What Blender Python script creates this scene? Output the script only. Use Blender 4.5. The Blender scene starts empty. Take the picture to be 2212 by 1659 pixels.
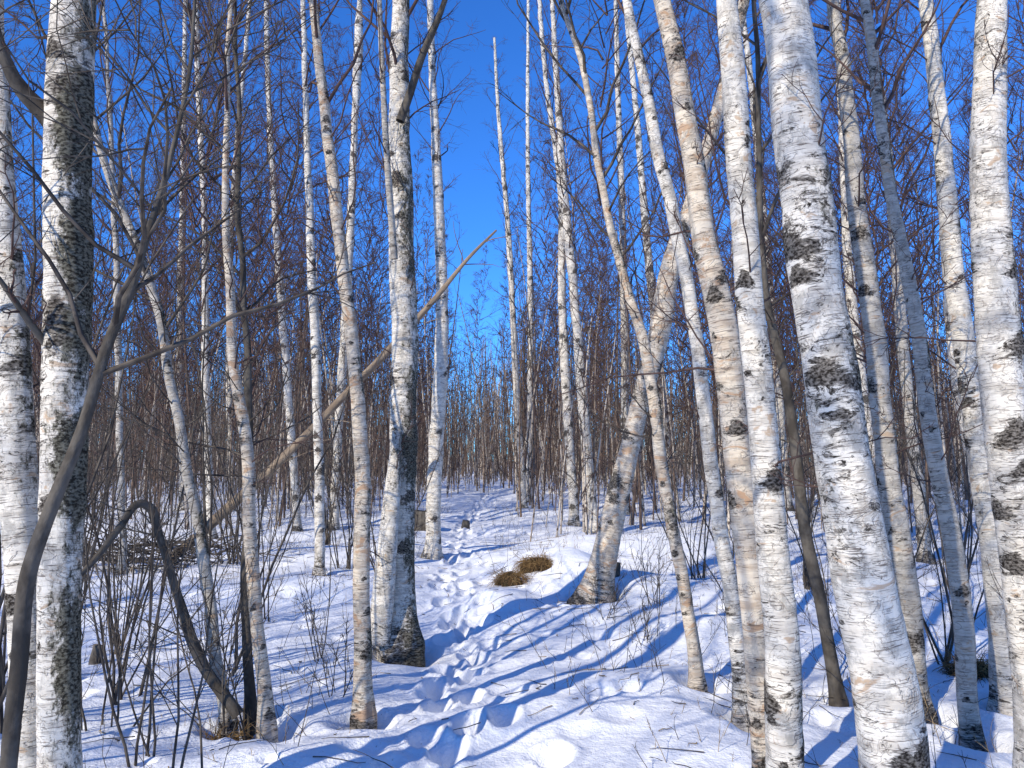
import bpy, math, numpy as np
from mathutils import Vector
rng=np.random.default_rng(11)
sc=bpy.context.scene
F=1703.0; CX=1106.0; CY=829.5; EYE=1.6
PITCH=math.atan((990-CY)/F)
SUN_AZ=math.radians(38); SUN_EL=math.radians(31)
LD=np.array([math.sin(SUN_AZ)*math.cos(SUN_EL),math.cos(SUN_AZ)*math.cos(SUN_EL),-math.sin(SUN_EL)])

# ------------------------------------------------------------ node helpers
def newdiff(name):
    m=bpy.data.materials.new(name); m.use_nodes=True
    nt=m.node_tree; nt.nodes.clear()
    out=nt.nodes.new('ShaderNodeOutputMaterial'); b=nt.nodes.new('ShaderNodeBsdfDiffuse')
    nt.links.new(b.outputs[0],out.inputs[0]); return m,nt,b
def setin(nt,sock,v):
    if isinstance(v,bpy.types.NodeSocket): nt.links.new(v,sock)
    else: sock.default_value=v
def noise(nt,vec,scale=1,detail=3,rough=0.5,dist=0):
    n=nt.nodes.new('ShaderNodeTexNoise'); nt.links.new(vec,n.inputs['Vector'])
    n.inputs['Scale'].default_value=scale; n.inputs['Detail'].default_value=detail
    n.inputs['Roughness'].default_value=rough; n.inputs['Distortion'].default_value=dist
    return n.outputs['Fac']
def vmul(nt,vec,s):
    n=nt.nodes.new('ShaderNodeVectorMath'); n.operation='MULTIPLY'
    nt.links.new(vec,n.inputs[0]); n.inputs[1].default_value=s; return n.outputs[0]
def mth(nt,op,a,b=0.0,c=0.0):
    n=nt.nodes.new('ShaderNodeMath'); n.operation=op
    setin(nt,n.inputs[0],a); setin(nt,n.inputs[1],b); setin(nt,n.inputs[2],c); return n.outputs[0]
def sstep(nt,x,a,b):
    n=nt.nodes.new('ShaderNodeMapRange'); n.interpolation_type='SMOOTHSTEP'
    setin(nt,n.inputs['Value'],x); n.inputs['From Min'].default_value=a; n.inputs['From Max'].default_value=b
    return n.outputs['Result']
def mix(nt,f,a,b):
    n=nt.nodes.new('ShaderNodeMix'); n.data_type='RGBA'
    setin(nt,n.inputs[0],f)
    for s,v in ((n.inputs[6],a),(n.inputs[7],b)):
        if isinstance(v,bpy.types.NodeSocket): nt.links.new(v,s)
        else: s.default_value=(*v,1)
    return n.outputs[2]
def bump(nt,b,h,strength,dist):
    n=nt.nodes.new('ShaderNodeBump'); n.inputs['Strength'].default_value=strength
    n.inputs['Distance'].default_value=dist; nt.links.new(h,n.inputs['Height']); nt.links.new(n.outputs[0],b.inputs['Normal'])
def attr(nt,nm):
    a=nt.nodes.new('ShaderNodeAttribute'); a.attribute_name=nm; return a.outputs['Vector']

def birch_mat(name,c1=(0.80,0.735,0.62),c2=(0.58,0.52,0.43),darkth=0.58,peel=0.66,peelc=(0.46,0.31,0.19)):
    m,nt,b=newdiff(name)
    P=attr(nt,'bk'); sp=nt.nodes.new('ShaderNodeSeparateXYZ'); nt.links.new(attr(nt,'fx'),sp.inputs[0])
    scar,moss,dark=sp.outputs
    nband=noise(nt,vmul(nt,P,(5,5,26)),1,4,0.68)
    nlen=noise(nt,vmul(nt,P,(15,15,250)),1.0,1,0.5)
    nbig=noise(nt,vmul(nt,P,(12,12,30)),1,5,0.78,0.8)
    nlow=noise(nt,vmul(nt,P,(3.5,3.5,2.6)),1,1,0.5)
    npeel=noise(nt,vmul(nt,P,(7,7,11)),1,4,0.6,1.2)
    nmoss=noise(nt,vmul(nt,P,(30,30,17)),1,5,0.82)
    nshr=noise(nt,vmul(nt,P,(70,70,100)),1,2,0.6)
    col=mix(nt,sstep(nt,nband,0.40,0.66),c1,c2)
    ngrey=noise(nt,vmul(nt,P,(10,10,7)),1,5,0.8)
    col=mix(nt,mth(nt,'MULTIPLY',sstep(nt,ngrey,0.48,0.62),0.62),col,(0.29,0.27,0.235))
    col=mix(nt,mth(nt,'MULTIPLY',sstep(nt,npeel,peel-0.05,peel+0.01),0.75),col,peelc)
    edge=mth(nt,'MULTIPLY',sstep(nt,npeel,0.50,0.515),mth(nt,'SUBTRACT',1.0,sstep(nt,npeel,0.515,0.535)))
    col=mix(nt,mth(nt,'MULTIPLY',edge,0.6),col,(0.25,0.20,0.16))
    col=mix(nt,mth(nt,'MULTIPLY',sstep(nt,nlen,0.61,0.67),0.8),col,(0.11,0.085,0.07))
    dv=mth(nt,'ADD',nbig,mth(nt,'MULTIPLY',scar,0.28))
    dv=mth(nt,'ADD',dv,mth(nt,'MULTIPLY',dark,0.28))
    dv=mth(nt,'ADD',dv,mth(nt,'MULTIPLY',mth(nt,'SUBTRACT',nlow,0.5),0.42))
    dm=sstep(nt,dv,darkth,darkth+0.09)
    dcol=mix(nt,sstep(nt,nshr,0.35,0.7),(0.022,0.018,0.015),(0.22,0.195,0.165))
    col=mix(nt,dm,col,dcol)
    mv=mth(nt,'ADD',nmoss,mth(nt,'MULTIPLY',moss,0.40))
    mv=mth(nt,'ADD',mv,mth(nt,'MULTIPLY',mth(nt,'SUBTRACT',nlow,0.5),0.5))
    mm=sstep(nt,mv,0.63,0.80)
    mcol=mix(nt,sstep(nt,nshr,0.35,0.68),(0.03,0.026,0.02),(0.19,0.175,0.13))
    col=mix(nt,mm,col,mcol)
    nt.links.new(col,b.inputs[0])
    h=mth(nt,'ADD',mth(nt,'MULTIPLY',nband,0.6),mth(nt,'MULTIPLY',sstep(nt,npeel,0.50,0.53),0.35))
    h=mth(nt,'ADD',h,mth(nt,'MULTIPLY',nmoss,0.5))
    bump(nt,b,h,0.9,0.009)
    return m
def far_birch_mat(name,c1,c2,th):
    m,nt,b=newdiff(name); P=attr(nt,'bk')
    n1=noise(nt,vmul(nt,P,(7,7,22)),1,4,0.75); n2=noise(nt,vmul(nt,P,(3,3,2)),1,2,0.6)
    col=mix(nt,sstep(nt,n2,0.40,0.62),c1,c2)
    v=mth(nt,'ADD',n1,mth(nt,'MULTIPLY',mth(nt,'SUBTRACT',n2,0.5),0.45))
    col=mix(nt,sstep(nt,v,th,th+0.07),col,(0.07,0.06,0.05)); nt.links.new(col,b.inputs['Color']); return m
def brown_mat(name,ca,cb,sc=(20,20,8),bmp=False):
    m,nt,b=newdiff(name)
    P=attr(nt,'bk'); n=noise(nt,vmul(nt,P,sc),1,3 if bmp else 1,0.65)
    c=mix(nt,sstep(nt,n,0.35,0.65),ca,cb)
    if bmp:
        n2=noise(nt,vmul(nt,P,(60,60,40)),1,3,0.6)
        c=mix(nt,mth(nt,'MULTIPLY',n2,0.5),c,tuple(x*0.4 for x in ca)); bump(nt,b,n2,0.8,0.005)
    nt.links.new(c,b.inputs[0]); return m
M_WHITE=birch_mat('birch_bark_white')
M_GREY=birch_mat('birch_bark_grey',(0.56,0.51,0.43),(0.38,0.34,0.28),0.56)
M_TAN=birch_mat('birch_bark_tan',(0.70,0.61,0.48),(0.48,0.38,0.28),0.59,0.61,(0.42,0.25,0.14))
F_WHITE=far_birch_mat('mid_birch_bark_white',(0.78,0.72,0.61),(0.46,0.41,0.34),0.545)
F_GREY=far_birch_mat('mid_birch_bark_grey',(0.52,0.47,0.39),(0.32,0.28,0.23),0.54)
F_TAN=far_birch_mat('mid_birch_bark_tan',(0.58,0.49,0.38),(0.34,0.26,0.19),0.55)
M_TWIG=brown_mat('birch_twig_bark',(0.130,0.084,0.070),(0.078,0.053,0.047))
M_ATWIG=brown_mat('alder_twig_bark',(0.13,0.11,0.09),(0.06,0.05,0.042))
M_ALDER=brown_mat('grey_alder_bark',(0.16,0.14,0.115),(0.065,0.055,0.045),(14,14,7),True)
M_SAP=brown_mat('sapling_bark',(0.30,0.225,0.16),(0.15,0.11,0.082))
M_POLE=brown_mat('dead_wood',(0.36,0.28,0.20),(0.20,0.15,0.11),(20,20,5),True)
M_GRASS=brown_mat('dry_grass',(0.36,0.23,0.10),(0.15,0.09,0.045))
M_STRAW=brown_mat('dry_straw',(0.40,0.29,0.16),(0.24,0.17,0.10))
M_EARTH=brown_mat('earth_and_moss',(0.07,0.045,0.028),(0.04,0.034,0.018),(30,30,30),True)
# distant stems: colour varies from stem to stem (fx.x)
M_DIST,nt,b=newdiff('distant_stem_bark')
sp=nt.nodes.new('ShaderNodeSeparateXYZ'); nt.links.new(attr(nt,'fx'),sp.inputs[0])
nn=noise(nt,vmul(nt,attr(nt,'bk'),(6,6,9)),1,2,0.7)
c=mix(nt,sstep(nt,sp.outputs[0],0.3,0.98),(0.17,0.118,0.09),(0.60,0.52,0.42)); c=mix(nt,sstep(nt,nn,0.5,0.62),c,(0.10,0.074,0.06))
nt.links.new(c,b.inputs[0])

# ------------------------------------------------------------ mesh builder
class MB:
    def __init__(s): s.v=[];s.f=[];s.m=[];s.b=[];s.x=[];s.n=0
    def add(s,V,Fc,mat,bk,fx=None):
        s.v.append(V);s.f.append(Fc+s.n);s.m.append(np.full(len(Fc),mat,np.int32) if np.isscalar(mat) else mat);s.b.append(bk)
        s.x.append(np.zeros_like(V) if fx is None else fx); s.n+=len(V)
    def pack(s): return [np.concatenate(q).astype(np.float32) for q in (s.v,s.b,s.x)]+[np.concatenate(s.f).astype(np.int32),np.concatenate(s.m)]
    def mesh(s,name,mats,origin=None):
        V,B_,X_,Fc,Mi=s.pack()
        if origin is not None: V=V-np.array(origin,np.float32)
        me=bpy.data.meshes.new(name)
        me.vertices.add(len(V));me.vertices.foreach_set('co',V.ravel())
        me.loops.add(Fc.size);me.loops.foreach_set('vertex_index',Fc.ravel())
        me.polygons.add(len(Fc));me.polygons.foreach_set('loop_start',np.arange(0,Fc.size,4,dtype=np.int32))
        me.polygons.foreach_set('material_index',Mi)
        me.polygons.foreach_set('use_smooth',np.ones(len(Fc),bool))
        for nm,dat in (('bk',B_),('fx',X_)):
            at=me.attributes.new(nm,'FLOAT_VECTOR','POINT'); at.data.foreach_set('vector',dat.ravel())
        for m in mats: me.materials.append(m)
        me.update(calc_edges=True); return me
    def obj(s,name,mats,origin=(0,0,0)):
        o=bpy.data.objects.new(name,s.mesh(name,mats,origin)); o.location=origin
        sc.collection.objects.link(o); return o
def nrm(a): return a/np.maximum(np.linalg.norm(a,axis=-1,keepdims=True),1e-9)
def tubefaces(N,K,S):
    n=np.arange(N)[:,None,None]*K*S; k=np.arange(K-1)[None,:,None]*S; j=np.arange(S)[None,None,:]; j2=(j+1)%S
    return np.stack([n+k+j,n+k+j2,n+k+S+j2,n+k+S+j],-1).reshape(-1,4)
def tubes(mb,P,R,S,mat,fxv=None):
    N,K,_=P.shape
    if N==0: return
    T=nrm(np.gradient(P,axis=1)); mt=nrm(T.mean(1))
    ref=np.where(np.abs(mt[:,2:3])>0.7,np.array([[1.,0,0]]),np.array([[0,0,1.]]))
    U=nrm(np.cross(T,ref[:,None,:]));W_=np.cross(T,U)
    th=np.arange(S)*2*np.pi/S
    V=P[:,:,None,:]+R[:,:,None,None]*(np.cos(th)[None,None,:,None]*U[:,:,None,:]+np.sin(th)[None,None,:,None]*W_[:,:,None,:])
    V=V.reshape(-1,3); fx=None
    if fxv is not None: fx=np.repeat(fxv,K*S)[:,None]*np.array([[1.,0,0]])
    mb.add(V,tubefaces(N,K,S),mat,V+rng.uniform(-5,5,3),fx)
def wave1(s,n=6,lo=0.3,hi=3):
    r=np.zeros_like(s)
    for i in range(n):
        w=np.exp(rng.uniform(np.log(lo),np.log(hi))); r+=np.sin(2*np.pi*s/w+rng.uniform(0,6.28))/n
    return r
def trunk(mb,C,R,S,mat=0,moss=0.0,mossdir=(0.9,0.45,0),dark=0.3,scars=True,rough=0.04,flare=0.5):
    K=len(C); s=np.concatenate([[0],np.cumsum(np.linalg.norm(np.diff(C,axis=0),axis=1))])
    T=nrm(np.gradient(C,axis=0)); U=nrm(np.cross(T,np.array([1.,0,0])));W_=np.cross(T,U)
    th=np.arange(S)*2*np.pi/S
    Nn=np.cos(th)[None,:,None]*U[:,None]+np.sin(th)[None,:,None]*W_[:,None]
    hz=C[:,2]
    rr=R*(1+rough*wave1(s,8,0.1,1.2))
    rad=rr[:,None]*(1+rough*np.sin(th[None,:]*2+s[:,None]*1.7+rng.uniform(0,6))+rough*0.7*np.sin(th[None,:]*5+s[:,None]*5))
    fl=flare*np.exp(-np.maximum(hz,0)/0.13)
    lob=0.75+0.5*np.cos(th*4+rng.uniform(0,6))
    rad=rad*(1+fl[:,None]*lob[None,:])
    scar=np.zeros((K,S))
    if scars:
        L=s[-1]; n=int(L*6)
        for ss,tt,q in zip(rng.uniform(0.1,L,n),rng.uniform(0,6.28,n),rng.uniform(0.3,1.3,n)**1.4):
            r=np.interp(ss,s,R); i0,i1=np.searchsorted(s,[ss-r*2.2,ss+r*2.2])
            if i1<=i0: continue
            d=(th-tt+np.pi)%(2*np.pi)-np.pi; a=np.abs(d)*r/(r*0.95*q); dz=(s[i0:i1,None]-ss)/(r*0.36*q)
            f=np.exp(-(a[None]**2)-(dz+1.1*a[None])**2)+0.8*np.exp(-(a[None]*2.6)**2-(dz*0.55)**2)
            scar[i0:i1]=np.maximum(scar[i0:i1],f)
            rad[i0:i1]*=1+0.05*q*np.exp(-(a[None]*1.6)**2-(dz*0.6)**2)
    V=C[:,None]+rad[...,None]*Nn
    md=np.array(mossdir)/np.linalg.norm(mossdir)
    mo=np.clip(((Nn@md)*0.75+0.35),0,1)*moss*(0.75+0.7*wave1(s,5,0.4,2.5))[:,None]
    dk=dark*1.2*np.exp(-np.maximum(hz,0)/0.18)[:,None]+0.16*wave1(s,5,0.25,2)[:,None]+np.zeros((K,S))
    fx=np.stack([scar,mo,dk],-1).reshape(-1,3)
    rm=max(np.median(R),0.02); off=rng.uniform(-40,40,3)
    bk=np.stack([np.broadcast_to(rm*np.cos(th),(K,S)),np.broadcast_to(rm*np.sin(th),(K,S)),np.broadcast_to(s[:,None],(K,S))],-1).reshape(-1,3)+off
    mb.add(V.reshape(-1,3),tubefaces(1,K,S),mat,bk,fx)
def grow(st,d,L,K,wob,up):
    N=len(L);P=np.zeros((N,K,3));P[:,0]=st;d=d.copy();step=(L/(K-1))[:,None]
    for k in range(1,K):
        d=nrm(d+rng.normal(0,wob,(N,3))+np.array([0,0,up]));P[:,k]=P[:,k-1]+d*step
    return P
def kids(P,L,m,tmin,a0,a1,lf):
    N,K,_=P.shape; i=np.repeat(np.arange(N),m); t=rng.uniform(tmin,0.98,N*m)*(K-1);k=np.minimum(t.astype(int),K-2);f=(t-k)[:,None]
    pos=P[i,k]*(1-f)+P[i,k+1]*f; d=nrm(P[i,k+1]-P[i,k]); r=rng.normal(size=(N*m,3)); r-=(r*d).sum(1,keepdims=True)*d; r=nrm(r)
    a=rng.uniform(a0,a1,(N*m,1)); nd=d*np.cos(a)+r*np.sin(a)
    return pos,nd,L[i]*lf*(1.1-0.7*t/(K-1))*rng.uniform(0.6,1.3,N*m)
def taper(r0,K,e=0.35): return r0[:,None]*np.linspace(1,e,K)[None]
def crown(mb,C,R,hb,n1,Lm,m2,m3,mat,tk=1.0,a0=0.5,a1=1.0,up=0.03,K1=8,K2=6,K3=4,S1=4):
    hz=C[:,2]; H=hz[-1]
    z=hb+(H-hb)*(np.arange(n1)+rng.uniform(0,1,n1))/n1
    q=(z-hb)/(H-hb); st=np.stack([np.interp(z,hz,C[:,i]) for i in range(3)],1); r=np.interp(z,hz,R)
    az=np.arange(n1)*2.4+rng.uniform(-.5,.5,n1); an=rng.uniform(a0,a1,n1)*(1-0.35*q)
    d=np.stack([np.sin(an)*np.cos(az),np.sin(an)*np.sin(az),np.cos(an)],1)
    L=Lm*(0.45+0.55*np.sin(np.pi*np.clip(q*0.75+0.2,0,1)))*(1-0.6*q**2)*rng.uniform(0.55,1.25,n1)
    P=grow(st,d,L,K1,0.14*8/K1,up)
    r0=np.minimum(r*0.6,0.004+0.0075*L)*min(tk,1.3); tubes(mb,P,taper(r0,K1,0.25),S1,mat)
    p,dd,l=kids(P,L,m2,0.2,0.45,1.0,0.48); P2=grow(p,dd,l,K2,0.16,0.02)
    tubes(mb,P2,taper(np.full(len(l),0.0032*tk),K2,0.45),3,mat)
    if m3:
        p,dd,l=kids(P2,l,m3,0.15,0.4,1.0,0.6); P3=grow(p,dd,np.maximum(l,0.12),K3,0.18,-0.03)
        tubes(mb,P3,taper(np.full(len(l),0.0020*tk),K3,0.6),3,mat)

def smoothline(P,ts):
    P=np.asarray(P,float); t=np.concatenate([[0],np.cumsum(np.linalg.norm(np.diff(P[:,:3],axis=0),axis=1))])
    M=np.gradient(P,t,axis=0) if len(P)>2 else np.repeat((P[1:]-P[:1])/(t[1]),2,0)
    s=np.clip(ts,0,t[-1]); i=np.clip(np.searchsorted(t,s,side='right')-1,0,len(t)-2); h=(t[i+1]-t[i])[:,None]; u=((s-t[i])[:,None])/h
    return (2*u**3-3*u**2+1)*P[i]+(u**3-2*u**2+u)*h*M[i]+(-2*u**3+3*u**2)*P[i+1]+(u**3-u**2)*h*M[i+1]
def length(P): P=np.asarray(P)[:,:3]; return np.linalg.norm(np.diff(P,axis=0),axis=1).sum()

# survey: photo measurement -> metres in the world (trunk stands in plane y=D)
cp,sp_=math.cos(PITCH),math.sin(PITCH)
def W(u,v,w,D):
    a=(u-CX)/F; b=-(v-CY)/F; dy=cp-sp_*b; t=D/dy
    return [a*t,D,EYE+(sp_+cp*b)*t,0.5*w/F*t]
def gD(v): # distance of a ground point
    b=-(v-CY)/F; return -EYE*(cp-sp_*b)/(sp_+cp*b)

BASES=[]
def traced(name,pts,mat,D=None,H=13,moss=0.0,dark=0.3,hb=4.5,n1=36,Lm=1.5,m2=6,m3=4,extra=(),tk=1.0,twig=None,dead=12,mossdir=(0.9,0.45,0),a0=0.5,a1=1.0):
    if D is None: D=gD(pts[0][1])
    P=[W(u,v,w,D) for u,v,w in pts]
    if P[0][2]>-0.1:
        a=np.array(P[0]);b=np.array(P[1]); d=(a-b)[:3]; d/=-d[2]; d[:2]*=0.5
        k=a[2]+0.25; P.insert(0,list(np.append(a[:3]+d*k,a[3]*1.05)))
    P=np.array(P); BASES.append((np.interp(0,P[:,2],P[:,0]),D,P[0][3]))
    if H and H>P[-1][2]+0.5:
        d=nrm(P[-1][:3]-P[-2][:3]); z=P[-1][2]; n=4; L=[P]; cur=P[-1].copy()
        for i in range(1,n+1):
            d=nrm(d*np.array([0.75,1,1])+np.array([0,0.0,0.15])); st=(H-z)/n
            nx=cur.copy(); nx[:3]=cur[:3]+d/d[2]*st; nx[1]+=rng.normal(0,0.05)*st; nx[3]=max(P[-1][3]*(1-i/n)**0.8,0.006); L.append(nx[None]); cur=nx
        P=np.concatenate(L)
    tot=length(P); ds=0.013 if D<4.6 else (0.022 if D<9 else 0.04); near=min(tot,(D*0.62+1.9))
    ts=np.concatenate([np.arange(0,near,ds),np.arange(near,tot,0.12)]); Q=smoothline(P,ts); C=Q[:,:3].copy(); R=np.maximum(Q[:,3],0.005)
    wv=0.012*min(1,D/6); C[:,0]+=wv*wave1(ts,5,0.5,2); C[:,1]+=2*wv*wave1(ts,5,0.6,2.5)
    mb=MB(); S=44 if D<4.6 and R.max()>0.04 else (24 if D<9 else 14)
    trunk(mb,C,R,S,0,moss=moss+0.12,dark=dark,mossdir=mossdir)
    if n1: crown(mb,C,R,hb,n1,Lm,m2,m3,1,tk=tk,a0=a0,a1=a1)
    if dead:
        z=rng.uniform(1.4,hb,dead); st=np.stack([np.interp(z,C[:,2],C[:,i]) for i in range(3)],1); az=rng.uniform(0,6.28,dead);an=rng.uniform(0.6,1.3,dead)
        d=np.stack([np.sin(an)*np.cos(az),np.sin(an)*np.sin(az),np.cos(an)],1);L=rng.uniform(0.15,1.2,dead)*(0.5+0.5*z/hb)
        Pd=grow(st,d,L,7,0.2,0.03);tubes(mb,Pd,taper(0.003+0.004*L,7,0.3),4,1)
        p,dd,l=kids(Pd,L,4,0.2,0.4,1.0,0.5);P2=grow(p,dd,l,5,0.2,0.02);tubes(mb,P2,taper(np.full(len(l),0.0027),5,0.5),3,1)
        p,dd,l=kids(P2,l,3,0.2,0.4,1.0,0.5);tubes(mb,grow(p,dd,l,4,0.2,0.02),taper(np.full(len(l),0.0018),4,0.5),3,1)
    for e in extra: # big limbs measured with the trunk
        E=np.array([W(u,v,w,dd) for u,v,w,dd in e]); te=np.arange(0,length(E),0.03); q=smoothline(E,te)
        trunk(mb,q[:,:3],np.maximum(q[:,3],0.003),14,(0 if e[0][2]>48 else 3) if e[0][2]!=16 else 2,moss=0.5,dark=0.4,scars=False,flare=0,rough=0.06)
        L=np.array([length(E)*0.6]); p,dd,l=kids(q[None,::max(1,len(q)//8),:3],L,6,0.2,0.4,0.9,0.7); Pp=grow(p,dd,l,7,0.15,0.03)
        tubes(mb,Pp,taper(np.full(len(l),0.007),7,0.3),4,1); p,dd,l=kids(Pp,l,5,0.2,0.4,1.0,0.5); tubes(mb,grow(p,dd,l,5,0.16,0.0),taper(np.full(len(l),0.003),5,0.5),3,1)
    return mb.obj(name,[mat,twig or M_TWIG,M_GREY,M_ALDER],(BASES[-1][0],D,0))

B='birch_tree'; A='grey_alder_tree'
# left foreground
traced(B,[(75,1750,80),(58,1400,76),(42,1000,70),(28,750,62),(12,480,48),(-4,150,36)],M_WHITE,D=3.1,moss=0.35,hb=5)
traced(B,[(128,1750,84),(128,1300,84),(138,1000,92),(142,750,96),(148,450,96),(152,200,92),(158,0,84)],M_WHITE,D=3.0,moss=1.05,dark=0.5,hb=5,mossdir=(1,-0.1,0),
  extra=[[(140,300,45,3.0),(95,245,42,3.0),(40,185,32,2.95),(5,110,24,2.9),(-30,-20,20,2.85)],[(120,770,18,3.0),(70,705,15,2.9),(25,640,12,2.8),(-10,590,9,2.75)]])
traced(A,[(15,1700,34),(38,1450,34),(60,1250,32),(110,1100,28),(180,920,24),(235,740,22),(285,620,20),(320,500,15),(370,330,11),(405,180,9),(420,20,7)],M_ALDER,D=2.7,H=5.2,hb=1.8,n1=36,Lm=1.2,m2=6,m3=3,twig=M_ATWIG,dead=0,a0=0.6,a1=1.1)
traced(A,[(492,1545,24),(462,1400,24),(440,1200,25),(402,1000,23),(372,850,21),(340,660,20),(318,590,18),(262,450,17),(215,320,15),(193,200,13),(190,0,11)],M_GREY,D=5.0,H=9,hb=2.4,n1=40,Lm=1.6,moss=0.5,twig=M_ATWIG)
traced(B,[(577,1565,30),(556,1350,27),(540,1150,27),(530,950,25),(507,780,22),(493,600,19),(486,450,16),(490,300,13),(496,0,9)],M_TAN,D=4.9,H=9,hb=3.2,n1=28,Lm=1.1)
traced(A,[(538,1540,20),(532,1300,20),(535,1050,19),(537,850,17),(527,650,14),(515,450,12),(515,200,9),(505,0,7)],M_ALDER,D=5.2,H=8,hb=2.1,n1=38,Lm=1.3,twig=M_ATWIG)
traced(B,[(783,1548,36),(782,1300,35),(782,1050,34),(768,800,30),(742,600,28),(722,400,25),(702,250,22),(686,100,19),(677,0,17)],M_TAN,moss=0.35,H=11,hb=3.8,n1=34)
# centre birch: two stems grown together
traced(B,[(862,1390,74),(862,1250,64),(868,1050,60),(873,850,59),(872,650,56),(866,450,50),(862,200,43),(866,0,38)],M_WHITE,D=gD(1382),moss=0.9,dark=0.6,mossdir=(1,-0.1,0),hb=4.6,H=14,n1=46,Lm=1.8,
  extra=[[(818,1390,50,6.95),(832,1230,44,6.95),(848,1060,36,6.98),(858,930,22,7.0)],[(852,560,16,6.9),(840,400,14,6.8),(828,200,12,6.7),(818,-40,10,6.6)],[(864,262,20,7.0),(884,205,18,7.0),(912,120,16,6.9),(945,45,13,6.8),(975,-40,9,6.7)]])
traced(B,[(934,1203,34),(940,1000,33),(952,800,29),(955,650,27),(950,500,24),(941,300,19),(931,80,15),(930,0,14)],M_WHITE,hb=6.0,dark=0.3,Lm=1.2,n1=36)
traced(B,[(690,1247,22),(689,1000,21),(681,750,20),(672,550,18),(663,300,14),(655,0,10)],M_WHITE,hb=4.5,Lm=1.2)
traced(B,[(720,1145,21),(733,900,19),(752,600,18),(765,300,15),(777,0,10)],M_WHITE,hb=5.5,Lm=1.3)
traced(B,[(455,1160,19),(445,850,17),(442,500,13),(425,0,9)],M_WHITE,hb=4.5,Lm=1.4)
traced(B,[(642,1150,19),(622,850,17),(597,500,15),(580,200,11),(575,0,9)],M_WHITE,hb=4.5,Lm=1.3)
traced(B,[(395,1100,17),(388,800,15),(395,400,12),(400,0,8)],M_WHITE,hb=4.5,Lm=1.6)
traced(B,[(265,1240,16),(258,900,15),(252,600,13),(235,200,9),(225,0,7)],M_GREY,hb=3.5,Lm=1.4)
traced(B,[(500,1110,15),(495,800,14),(500,500,12),(540,0,8)],M_WHITE,hb=5,Lm=1.6)
# right of the path
traced(B,[(1131,1098,15),(1116,850,14),(1098,500,12),(1075,220,8),(1068,80,5)],M_WHITE,hb=7,H=14,Lm=1.5)
traced(B,[(1141,1085,15),(1146,750,13),(1140,300,9),(1141,0,6)],M_WHITE,hb=7,H=16,Lm=1.7)
traced(B,[(1240,1128,21),(1226,900,20),(1214,650,18),(1212,420,15),(1180,180,10),(1165,0,8)],M_WHITE,hb=5.5,H=15,Lm=1.7)
traced(B,[(1284,1147,22),(1263,920,22),(1241,650,20),(1216,380,17),(1203,180,13),(1193,0,10)],M_WHITE,hb=5.5,H=15,Lm=1.6)
traced(B,[(1350,1110,17),(1350,850,17),(1345,500,15),(1335,200,12),(1330,0,9)],M_WHITE,hb=6,H=15,Lm=1.7)
traced(B,[(1285,1312,70),(1305,1200,54),(1338,1060,48),(1372,920,42),(1402,800,44),(1430,690,45),(1450,570,40),(1500,420,32),(1545,260,28),(1590,80,24),(1612,-20,20)],M_TAN,D=gD(1305),moss=0.7,dark=0.5,hb=4.5,H=12,n1=40,Lm=1.6,mossdir=(0.3,0.2,1))
traced(A,[(1508,1485,30),(1490,1350,28),(1458,1170,26),(1418,920,25),(1388,730,23),(1350,610,20),(1322,500,18),(1290,340,16),(1262,160,13),(1212,0,11)],M_TAN,moss=0.6,H=9,hb=2.9,n1=30,Lm=1.5,twig=M_ATWIG)
traced(B,[(1605,1535,42),(1582,1300,35),(1551,1100,31),(1522,900,29),(1500,700,28),(1458,480,29),(1422,330,28),(1385,150,23),(1355,0,19)],M_WHITE,moss=0.4,D=5.0,H=11,hb=4.2,Lm=1.4,dark=0.6)
traced(B,[(1655,1720,52),(1622,1250,56),(1592,950,58),(1562,720,60),(1534,580,55),(1512,450,50),(1490,300,46),(1460,130,41),(1430,0,36)],M_TAN,D=3.7,moss=0.5,H=12,hb=4.5,Lm=1.5)
traced(B,[(1697,1750,78),(1691,1450,76),(1667,1150,69),(1641,850,62),(1616,600,56),(1601,400,53),(1586,200,50),(1570,0,42)],M_WHITE,D=3.4,H=12,hb=5,Lm=1.5,moss=0.4)
traced(B,[(1945,1750,138),(1903,1450,131),(1855,1200,125),(1815,950,118),(1775,700,112),(1745,450,108),(1716,200,100),(1692,0,96)],M_WHITE,D=2.9,H=14,hb=5,Lm=1.8,moss=0.2,dark=0.0)
traced(B,[(1976,1520,54),(1960,1300,50),(1931,1100,48),(1906,900,45),(1880,650,42),(1852,450,37),(1828,200,30),(1800,0,25)],M_GREY,D=5.1,H=12,hb=4.2,moss=0.35)
traced(B,[(2100,1580,42),(2062,1200,38),(2022,1000,34),(1980,700,30),(1932,450,26),(1893,200,23),(1870,0,20)],M_GREY,D=4.6,H=9,hb=3.6,moss=0.8)
traced(B,[(2182,1520,60),(2152,1250,56),(2122,1000,50),(2082,750,43),(2052,500,39),(2030,250,35),(2000,0,30)],M_WHITE,D=5.2,H=12,hb=4.3,moss=0.5)
traced(B,[(2262,1720,96),(2215,1250,96),(2185,1000,92),(2158,750,84),(2140,450,72),(2135,200,64),(2142,0,58)],M_WHITE,D=3.9,H=13,hb=5,moss=0.5)
traced(A,[(1810,1500,26),(1770,1300,26),(1738,1120,24),(1700,850,20),(1650,600,16),(1640,300,12),(1630,0,9)],M_ALDER,D=5.4,H=9,hb=2.5,n1=30,twig=M_ATWIG)
traced(B,[(2000,1210,26),(1978,1000,26),(1955,800,25),(1935,550,22),(1915,300,18),(1870,0,14)],M_GREY,hb=4.5,moss=0.4)
traced(B,[(2145,1250,26),(2100,1000,26),(2060,750,24),(2045,450,20),(2020,150,16),(2000,0,14)],M_WHITE,hb=4.5,moss=0.3)
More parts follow.
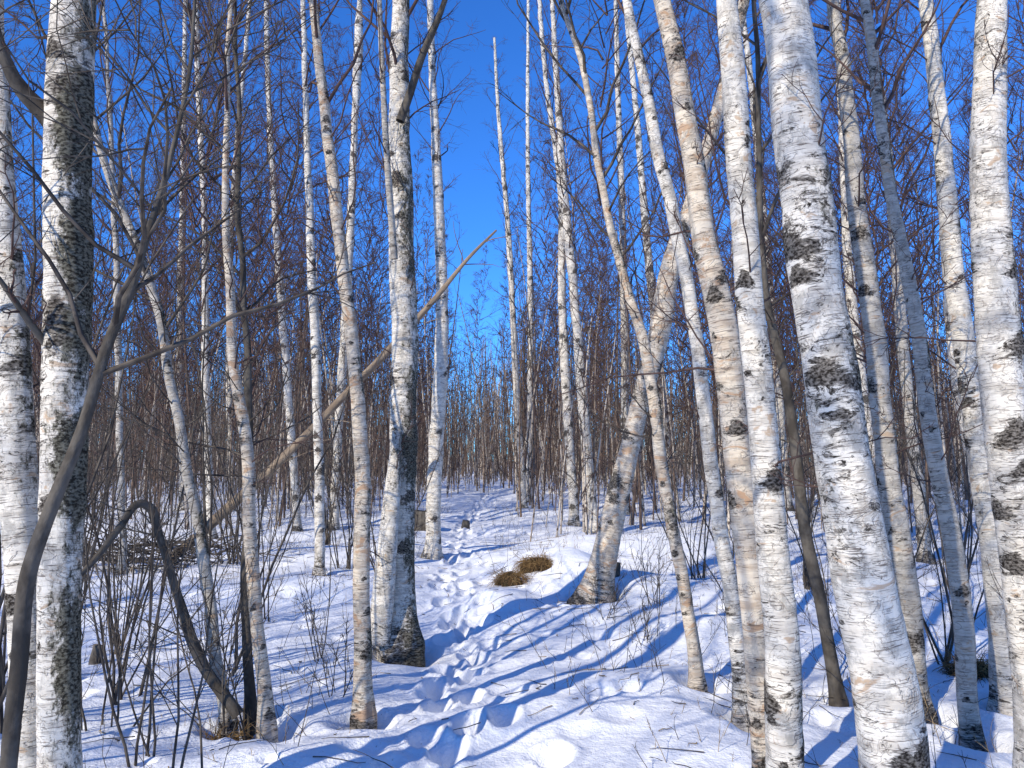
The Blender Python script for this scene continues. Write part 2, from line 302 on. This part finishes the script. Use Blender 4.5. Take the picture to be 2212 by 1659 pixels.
traced(B,[(1450,1060,19),(1430,850,18),(1400,550,17),(1375,250,13),(1350,0,10)],M_WHITE,hb=7,H=16,Lm=1.6)
traced(B,[(1700,1100,22),(1680,850,21),(1655,550,18),(1625,200,14),(1600,0,12)],M_WHITE,hb=5.5)
traced(B,[(1900,1180,24),(1870,900,23),(1835,600,20),(1820,300,16),(1810,0,12)],M_WHITE,hb=5.5)

# leaning dead pole
E=np.array([W(365,1212,19,12.5),W(480,1110,18,12.2),W(600,1000,16,11.9),W(720,880,15,11.6),W(850,745,13,11.2),W(940,645,10,11.0),W(1010,560,7,10.8),W(1075,495,4,10.6)])
q=smoothline(E,np.arange(0,length(E),0.04)); mb=MB(); C=q[:,:3]; C[:,2]+=0.015*wave1(np.arange(len(C))*0.04,5,0.6,3); trunk(mb,C,q[:,3]*1.15,12,0,scars=False,flare=0,dark=0,rough=0.07)
p,dd,l=kids(q[None,::12,:3],np.array([1.6]),12,0.3,0.5,1.0,0.7); tubes(mb,grow(p,dd,l,6,0.14,0.0),taper(np.full(len(l),0.009),6,0.3),4,0)
mb.obj('leaning_dead_trunk',[M_POLE])
# broken arching stem
E=np.array([W(515,1545,30,4.9),W(440,1440,28,4.9),(W(385,1290,24,4.85)),W(345,1160,22,4.8),W(318,1092,24,4.75),W(300,1088,20,4.7),W(262,1135,18,4.6),W(190,1225,15,4.4),W(90,1310,12,4.2),W(0,1375,9,4.0)])
q=smoothline(E,np.arange(0,length(E),0.03)); mb=MB(); trunk(mb,q[:,:3],q[:,3]*0.8,12,0,scars=False,flare=0,dark=0,rough=0.1)
p,dd,l=kids(q[None,::12,:3],np.array([1.0]),10,0.2,0.5,1.0,0.8); tubes(mb,grow(p,dd,l,6,0.16,0.05),taper(np.full(len(l),0.005),6,0.3),4,0)
mb.obj('broken_alder_stem',[M_ALDER])

# ------------------------------------------------------------ snow ground
PY=np.array([-300,0,4.5,6.7,8.3,11,14,21,39,60,300.]);PX=np.array([-.2,-.2,-.32,-.45,-.6,-.85,-.9,-1.2,-1.1,0.5,5.])
def pathx(y): return np.interp(y,PY,PX)
WV=[]
r2=np.random.default_rng(5)
for i in range(70):
    w=math.exp(r2.uniform(math.log(0.35),math.log(7))); a=r2.uniform(0,math.pi); WV.append((2*math.pi/w*math.cos(a),2*math.pi/w*math.sin(a),r2.uniform(0,6.28),0.0036*w**0.9*r2.uniform(0.5,1.3)))
MOUNDS=[(0.72,10.5,0.42,0.6,0.7),(0.2,11.2,0.16,0.45,0.5),(1.3,9.6,0.18,0.6,0.8),(1.9,7.2,0.14,0.9,0.7),(-2.2,9.5,0.15,1.4,0.6),(-2.6,13,0.22,1.8,1.0),(0.9,5.8,0.08,0.8,0.6),(-1.2,4.2,0.06,0.7,0.5),(3.2,9,0.2,1.3,1.0),(-0.1,8.9,0.10,0.3,0.5),(2.2,14,0.25,1.5,1.2)]
def hgt(x,y):
    z=np.zeros_like(x+y)
    for a,b,p,A_ in WV: z=z+A_*np.sin(a*x+b*y+p)
    for mx,my,h,sx,sy in MOUNDS: z=z+h*np.exp(-((x-mx)/sx)**2-((y-my)/sy)**2)
    d=x-pathx(y); z=z-0.07*np.exp(-(d/0.42)**2)*((y>0)&(y<70))
    return z
nx=1100;ny=1100
ux=np.linspace(-1,1,nx);xs=2.2*np.sinh(ux*5.7)*(1.0);ys=5.0+2.8*np.sinh(np.linspace(-1,1,ny)*5.5)
X,Y=np.meshgrid(xs,ys)
Z=hgt(X,Y)
def pit(x,y,d,sx,sy,rim=0.0):
    R=max(sx,sy)*3.2; i0,i1=np.searchsorted(xs,[x-R,x+R]);j0,j1=np.searchsorted(ys,[y-R,y+R])
    if i1<=i0 or j1<=j0: return
    q=((X[j0:j1,i0:i1]-x)/sx)**2+((Y[j0:j1,i0:i1]-y)/sy)**2
    Z[j0:j1,i0:i1]+=-d*np.exp(-q**1.7)+rim*np.exp(-((np.sqrt(q)-1.4)/0.35)**2)
y=2.0;sd=1
while y<45:
    pit(pathx(y)+sd*0.11+r2.normal(0,0.04),y+r2.normal(0,0.05),r2.uniform(0.10,0.18),0.085,0.16,0.03)
    if y<28: pit(pathx(y)+0.1+r2.normal(0,0.22),y+0.2+r2.normal(0,0.1),r2.uniform(0.05,0.13),0.085,0.14,0.022)
    y+=r2.uniform(0.30,0.46); sd=-sd
for i in range(800):
    yy=r2.uniform(2,22); xx=r2.uniform(-1,1)*(yy*0.75+1); s=r2.uniform(0.03,0.12); pit(xx,yy,r2.uniform(0.015,0.06),s,s*r2.uniform(0.7,1.4),0.006)
for bx,by,br in BASES: pit(bx+0.03,by-0.02,0.13,br+0.13,br+0.12,0.012)
me=bpy.data.meshes.new('snow_ground')
V=np.stack([X,Y,Z],-1).reshape(-1,3).astype(np.float32)
j,i=np.meshgrid(np.arange(ny-1),np.arange(nx-1),indexing='ij');a=(j*nx+i).ravel();Fc=np.stack([a,a+1,a+nx+1,a+nx],-1).astype(np.int32)
me.vertices.add(len(V));me.vertices.foreach_set('co',V.ravel());me.loops.add(Fc.size);me.loops.foreach_set('vertex_index',Fc.ravel())
me.polygons.add(len(Fc));me.polygons.foreach_set('loop_start',np.arange(0,Fc.size,4,dtype=np.int32));me.polygons.foreach_set('use_smooth',np.ones(len(Fc),bool));me.update(calc_edges=True)
m,nt,b=newdiff('snow'); tc=nt.nodes.new('ShaderNodeTexCoord'); P=tc.outputs['Object']
n1_=noise(nt,P,10,4,0.68); n4_=noise(nt,P,38,2,0.7)
c=mix(nt,mth(nt,'MULTIPLY',sstep(nt,n4_,0.70,0.74),0.65),(0.87,0.875,0.88),(0.22,0.16,0.11))
nt.links.new(c,b.inputs[0])
bump(nt,b,mth(nt,'ADD',n1_,mth(nt,'MULTIPLY',n4_,0.25)),0.75,0.03)
me.materials.append(m); g=bpy.data.objects.new('snow_ground',me); sc.collection.objects.link(g)

# ------------------------------------------------------------ forest variants
FM=[F_WHITE,F_GREY,F_TAN,M_SAP,M_TWIG,M_ATWIG]
def variant(H,r0,mi,hb,n1,Lm,m2,m3,tk,lean=0.3,S=9,ti=4,a0=0.5,a1=1.0,far=0):
    K=int(H/(0.2 if not far else 0.6)); s=np.linspace(-0.3,H,K); C=np.stack([0*s,0*s,s],1)
    C[:,0]+=lean*(s/H)**1.5*rng.normal()+0.08*wave1(s,4,2,7)*np.clip(s,0,1); C[:,1]+=lean*(s/H)**1.5*rng.normal()+0.08*wave1(s,4,2,7)*np.clip(s,0,1)
    R=r0*(1-np.clip(s/H,0,1))**0.8+0.005; mb=MB(); trunk(mb,C,R,S,mi,scars=False,moss=0.35,dark=0.3)
    if far==0: crown(mb,C,R,hb,n1,Lm,m2,m3,ti,tk=tk,a0=a0,a1=a1,K1=6,K2=5,K3=3,S1=3)
    else: crown(mb,C,R,hb,n1,Lm,m2,m3,ti,tk=tk,a0=a0,a1=a1,K1=4,K2=3,K3=2,S1=3)
    return mb
VM=[variant(H,r,mt,hb,46,1.5,6,6,1.2,0.8,10).mesh('mid_birch',FM) for H,r,mt,hb in ((12,.07,0,3.8),(13,.085,0,4.5),(11,.05,1,3),(12.5,.065,0,4),(10,.045,2,2.5),(13,.06,1,4.5))]
SB=[(12,.07,2,3),(11,.055,1,3),(13,.08,0,4),(10,.045,3,2.5),(12,.05,3,3),(12.5,.065,0,4)]
V1=[variant(H,r,mt,hb,34,1.6,6,4,2.3,0.7,5,far=1).pack() for H,r,mt,hb in SB]
V2=[variant(H,r,mt,hb,34,1.7,6,0,4.0,0.7,4,far=1).pack() for H,r,mt,hb in SB]
VB=[variant(H,r,mt,hb,34,1.5,6,3,1.3,0.7,7,far=1).pack() for H,r,mt,hb in SB]
VS=[variant(H,r,mt,0.6,24,0.9,4,0,1.7,0.5,5,ti=t,a0=0.25,a1=0.6,far=1).pack() for H,r,mt,t in ((5,.02,3,4),(6.5,.03,3,5),(4,.018,5,5),(7,.03,2,4),(3,.014,3,5))]
def stamp(mb,src,x,y,smin=0.85,smax=1.15):
    V,B_,X_,Fc,Mi=src; s=rng.uniform(smin,smax); a=rng.uniform(0,6.28); c_,s_=math.cos(a),math.sin(a); t=rng.normal(0,0.03,2)
    Q=V*np.array([s,s,s*rng.uniform(0.85,1.1)],np.float32); R=np.array([[c_,-s_,t[0]],[s_,c_,t[1]],[0,0,1]],np.float32); Q=Q@R.T
    Q=Q+np.array([x,y,float(hgt(np.array(x),np.array(y)))],np.float32)
    mb.add(Q,Fc,Mi,B_+rng.uniform(-20,20,3).astype(np.float32),X_)
def place(me,name,x,y,smin=0.85,smax=1.15):
    o=bpy.data.objects.new(name,me); o.location=(x,y,float(hgt(np.array(x),np.array(y)))); s=rng.uniform(smin,smax)
    o.scale=(s,s,s*rng.uniform(0.92,1.08)); o.rotation_euler=(rng.normal(0,0.03),rng.normal(0,0.03),rng.uniform(0,6.28))
    sc.collection.objects.link(o)
taken=[(b[0],b[1]) for b in BASES]
def ok(x,y,d):
    for a,b in taken:
        if (a-x)**2+(b-y)**2<d*d: return False
    return True
for i in range(250):   # middle distance birches
    y=math.sqrt(rng.uniform(8.5**2,23**2)); k=rng.uniform(-1,1); x=k*(y*0.72+1.5)
    if abs(x-pathx(y))<1.7+0.03*y: continue
    if x<0 and rng.random()<0.32: continue
    if x>0 and x<y*0.28 and rng.random()<0.5: continue
    if ok(x,y,0.6): place(VM[rng.integers(len(VM))],'birch_tree',x,y,0.75,1.1); taken.append((x,y))
def wedge(mb,n,y0,y1,V,half,smin=.85,smax=1.15):
    for i in range(n):
        y=math.sqrt(rng.uniform(y0*y0,y1*y1)); x=rng.uniform(-1,1)*(y*0.72+3)
        if abs(x-pathx(y))<half and y<38: continue
        stamp(mb,V[rng.integers(len(V))],x,y,smin,smax)
mb=MB(); wedge(mb,250,23,42,V1,1.3); wedge(mb,480,38,85,V2,0)
for i in range(115):  # forest behind and beside the viewer
    y=rng.uniform(-23,1.0);x=rng.uniform(-21,7)
    if abs(x)<1.2 and y>-3: continue
    if x>-1 and y>-1 : continue
    stamp(mb,VB[rng.integers(len(VB))],x,y)
mb.obj('birch_forest',FM)
mb=MB(); wedge(mb,340,13,42,VS,1.3,0.6,1.2); mb.obj('sapling_thicket',FM)
# distant mass of slim stems: one mesh
def stems(n,y0,y1,half,hlo,hhi,nb,rs):
    mb=MB(); y=np.sqrt(rng.uniform(y0*y0,y1*y1,n)); x=rng.uniform(-1,1,n)*(y*0.72+3)
    kp=~((np.abs(x-pathx(y))<half)&(y<38)); x=x[kp];y=y[kp];n=len(x); H=hlo+(hhi-hlo)*rng.beta(1.6,1.6,n)
    an=np.abs(rng.normal(0,0.08,n));az=rng.uniform(0,6.28,n);d=np.stack([np.sin(an)*np.cos(az),np.sin(an)*np.sin(az),np.cos(an)],1)
    P=grow(np.stack([x,y,hgt(x,y)-0.2],1),d,H,7,0.045,0.02);c=rng.uniform(0,1,n); r=rs*H*rng.uniform(0.6,1.5,n)
    tubes(mb,P,r[:,None]*np.linspace(1,0.25,7)[None],4,0,c)
    m=nb; p,dd,l=kids(P,np.full(n,1.0),m,0.08,0.4,1.0,1.0); l=l*rng.uniform(0.4,1.5,len(l)); P2=grow(p,dd,l,4,0.16,0.06)
    tubes(mb,P2,taper(np.repeat(0.0038+0.00012*y,m),4,0.5),3,0,np.zeros(len(l)))
    return mb
stems(2600,16,60,1.2,2.5,10.5,18,0.0038).obj('distant_forest',[M_DIST])
stems(4200,55,120,-1,5,13,17,0.0055).obj('distant_forest',[M_DIST])

# ------------------------------------------------------------ undergrowth
def shrub(x,y,n,h,mat,name='bare_shrub'):
    mb=MB(); z=float(hgt(np.array(x),np.array(y)))-0.1
    st=np.array([x,y,z])+rng.normal(0,0.06,(n,3))*[1,1,0]; an=rng.uniform(0.05,0.45,n);az=rng.uniform(0,6.28,n)
    d=np.stack([np.sin(an)*np.cos(az),np.sin(an)*np.sin(az),np.cos(an)],1);L=h*rng.uniform(0.5,1.1,n)
    P=grow(st,d,L,9,0.07,0.02);tubes(mb,P,taper(0.003+0.0035*L,9,0.3),5,0)
    p,dd,l=kids(P,L,5,0.3,0.3,0.8,0.4);P2=grow(p,dd,l,6,0.12,0.04);tubes(mb,P2,taper(np.full(len(l),0.003),6,0.5),3,0)
    p,dd,l=kids(P2,l,4,0.2,0.3,0.9,0.5);tubes(mb,grow(p,dd,l,4,0.14,0.03),taper(np.full(len(l),0.0019),4,0.6),3,0)
    mb.obj(name,[mat],(0,0,0))
for x,y,n,h in ((-1.85,4.3,5,1.6),(-2.6,5.4,7,2.6),(-3.3,6.8,8,3.0),(-2.5,8.0,6,2.2),(-4.6,8.5,9,3.2),(-3.4,10.5,9,3.0),(-5.8,10,10,3.5),(-1.75,4.95,7,1.1),(1.7,5.9,6,1.0),(2.5,5.9,6,1.8),(3.3,6.2,7,2.2),(2.2,7.8,6,1.6),(3.2,8.6,8,2.4),(4.4,8,8,3),(1.5,8.4,5,0.9),(2.9,4.4,4,1.5),(-1.6,6.6,4,1.0),(-2.4,11.5,12,2.2),(-4.2,12,14,3),(4.8,10.5,9,3),(-1.45,3.6,3,1.3),(-3.0,4.6,6,3.4),(3.6,4.9,5,2.8),(-2.2,6.2,6,3.6),(-1.5,9.5,8,2.4),(2.4,10.5,9,2.4),(5.8,9.5,9,3.4),(-6.5,12,12,3.4),(3.5,12.5,12,2.8),(-3.2,14,14,2.6),(5.5,13,12,3),(-2.9,3.9,4,3.6),(-5,6.8,7,4.0),(-3.6,5.6,6,4.2),(4.5,6.4,6,4.0),(1.15,7.0,5,0.8),(2.0,4.6,5,0.9),(0.9,7.9,4,0.7),(1.45,5.2,4,0.6),(-1.2,5.6,4,0.7),(-2.4,4.8,6,1.2)):
    shrub(x,y,n,h,M_ATWIG)
def stalks(n,ml,r,mat,name,lying,y1=26):
    mb=MB(); y=np.sqrt(rng.uniform(2.5**2,y1**2,n)); x=rng.uniform(-1,1,n)*(y*0.72+0.5); kp=(np.abs(x-pathx(y))>0.6); x=x[kp];y=y[kp];n=len(x)
    an=np.abs(rng.normal(0.35,0.45,n));az=rng.uniform(0,6.28,n);d=np.stack([np.sin(an)*np.cos(az),np.sin(an)*np.sin(az),np.cos(an)],1)
    L=np.exp(rng.normal(math.log(ml),0.65,n)); P=grow(np.stack([x,y,hgt(x,y)-0.05],1),d,L,5,0.12,0.0);tubes(mb,P,taper(np.full(n,r),5,0.4),3,0)
    p,dd,l=kids(P,L,2,0.3,0.4,0.9,0.4);tubes(mb,grow(p,dd,l,3,0.1,0.0),taper(np.full(len(l),r*0.6),3,0.5),3,0)
    n=lying; y=np.sqrt(rng.uniform(2.5**2,16**2,n)); x=rng.uniform(-1,1,n)*(y*0.7+0.5);az=rng.uniform(0,6.28,n);L=rng.uniform(0.03,0.35,n)
    P=np.zeros((n,5,3))
    for k in range(5):
        P[:,k,0]=x+np.cos(az)*L*k/4+rng.normal(0,0.01,n);P[:,k,1]=y+np.sin(az)*L*k/4+rng.normal(0,0.01,n);P[:,k,2]=hgt(P[:,k,0],P[:,k,1])+0.008
    tubes(mb,P,taper(np.full(n,0.0035),5,0.4),4,0)
    mb.obj(name,[mat])
stalks(5200,0.2,0.0030,M_ATWIG,'undergrowth_twigs',650)
stalks(1800,0.13,0.0026,M_STRAW,'dry_grass_stalks',350,14)

def tussock(x,y,z,rad,hh,n,name='grass_tussock'):
    mb=MB(); K=12;S=28;tt=np.linspace(0,1,K);C=np.stack([x+0*tt,y+0*tt,z-0.1+(hh+0.1)*tt],1);R=rad*np.sqrt(np.clip(1-tt**2.2,0.0004,1))
    trunk(mb,C,R,S,1,scars=False,flare=0,dark=0,rough=0.2)
    az=rng.uniform(0,6.28,n);rr=rad*0.95*np.sqrt(rng.uniform(0,1,n)); st=np.stack([x+rr*np.cos(az)*1.15,y+rr*np.sin(az),z+hh*np.sqrt(1-(rr/rad)**2*0.9)-0.02],1)
    w_=rng.normal(0,1,3)*np.array([1,.5,0]); d=nrm(np.stack([np.cos(az)*0.7,np.sin(az)*0.7,np.full(n,0.4)],1)+rng.normal(0,0.6,(n,3))+w_*0.35);L=rng.uniform(0.05,0.26,n)
    P=grow(st,d,L,7,0.16,-0.24);tubes(mb,P,taper(np.full(n,0.0026),7,0.3),3,0); mb.obj(name,[M_GRASS,M_EARTH])
h0=lambda x,y: float(hgt(np.array(x),np.array(y)))
tussock(0.34,10.25,h0(0.34,10.25)-0.05,0.21,0.15,650)
tussock(-0.02,9.8,h0(-0.02,9.8)-0.04,0.18,0.20,420)
tussock(-1.75,4.9,h0(-1.75,4.9)-0.08,0.10,0.05,260)
tussock(3.35,5.9,h0(3.35,5.9)-0.05,0.16,0.16,400)
tussock(-2.15,15.5,h0(-2.15,15.5),0.2,0.2,300)
def stump(x,y,r,h,mat):
    mb=MB();z=h0(x,y);s=np.linspace(0,1,30);C=np.stack([x+0.03*s,y+0*s,z-0.1+(h+0.1)*s],1);R=r*(1.15-0.2*s);R[-1]=0.002;R[-2]*=0.55;C[-1,2]=C[-3,2]-0.01;C[-2,2]=C[-3,2]
    trunk(mb,C,R,20,0,scars=False,moss=0.8,dark=0.3,rough=0.08,flare=0.4);mb.obj('tree_stump',[mat])
stump(-2.05,18.0,0.22,0.5,M_ALDER);stump(-1.15,19.5,0.08,0.2,M_ALDER);stump(1.2,9.4,0.05,0.18,M_ALDER);stump(-3.3,6.4,0.03,0.16,M_ALDER)
# brush pile around the foot of the leaning trunk
mb=MB();n=240;st=np.stack([rng.normal(-5.3,0.7,n),rng.normal(11.9,0.3,n),rng.uniform(0,0.35,n)],1);az=rng.uniform(0,6.28,n);an=rng.normal(1.3,0.25,n)
d=np.stack([np.sin(an)*np.cos(az),np.sin(an)*np.sin(az),np.cos(an)],1);L=rng.uniform(0.3,1.1,n);tubes(mb,grow(st,d,L,6,0.12,-0.02),taper(rng.uniform(0.004,0.014,n),6,0.4),4,0);mb.obj('brush_pile',[M_ATWIG])

# ------------------------------------------------------------ light, sky, camera
sun=bpy.data.lights.new('sun','SUN');sun.energy=5.0;sun.angle=math.radians(0.5);sun.color=(1.0,0.925,0.78)
so=bpy.data.objects.new('sun',sun);so.rotation_euler=Vector(LD).to_track_quat('-Z','Y').to_euler();so.location=(-10,-12,15);sc.collection.objects.link(so)
w=bpy.data.worlds.new('World');sc.world=w;w.use_nodes=True;nt=w.node_tree;nt.nodes.clear()
out=nt.nodes.new('ShaderNodeOutputWorld');bg=nt.nodes.new('ShaderNodeBackground');sky=nt.nodes.new('ShaderNodeTexSky');sky.sky_type='NISHITA';sky.sun_disc=False
sky.sun_elevation=SUN_EL;sky.sun_rotation=math.radians(218);sky.air_density=1.0;sky.dust_density=0.0;sky.ozone_density=4.0;sky.altitude=800
tint=nt.nodes.new('ShaderNodeMix');tint.data_type='RGBA';tint.blend_type='MULTIPLY';tint.inputs[0].default_value=1.0;tint.inputs[7].default_value=(0.42,1.12,2.1,1)
nt.links.new(sky.outputs[0],tint.inputs[6]);nt.links.new(tint.outputs[2],bg.inputs[0]);bg.inputs[1].default_value=0.115;nt.links.new(bg.outputs[0],out.inputs[0])
cam=bpy.data.cameras.new('camera');cam.sensor_width=36;cam.lens=36*F/2212;cam.clip_end=3000;cam.clip_start=0.05
co=bpy.data.objects.new('camera',cam);co.location=(0,0,EYE);co.rotation_euler=(math.pi/2+PITCH,0,0);sc.collection.objects.link(co);sc.camera=co
sc.view_settings.view_transform='Standard';sc.view_settings.look='None';sc.view_settings.exposure=0
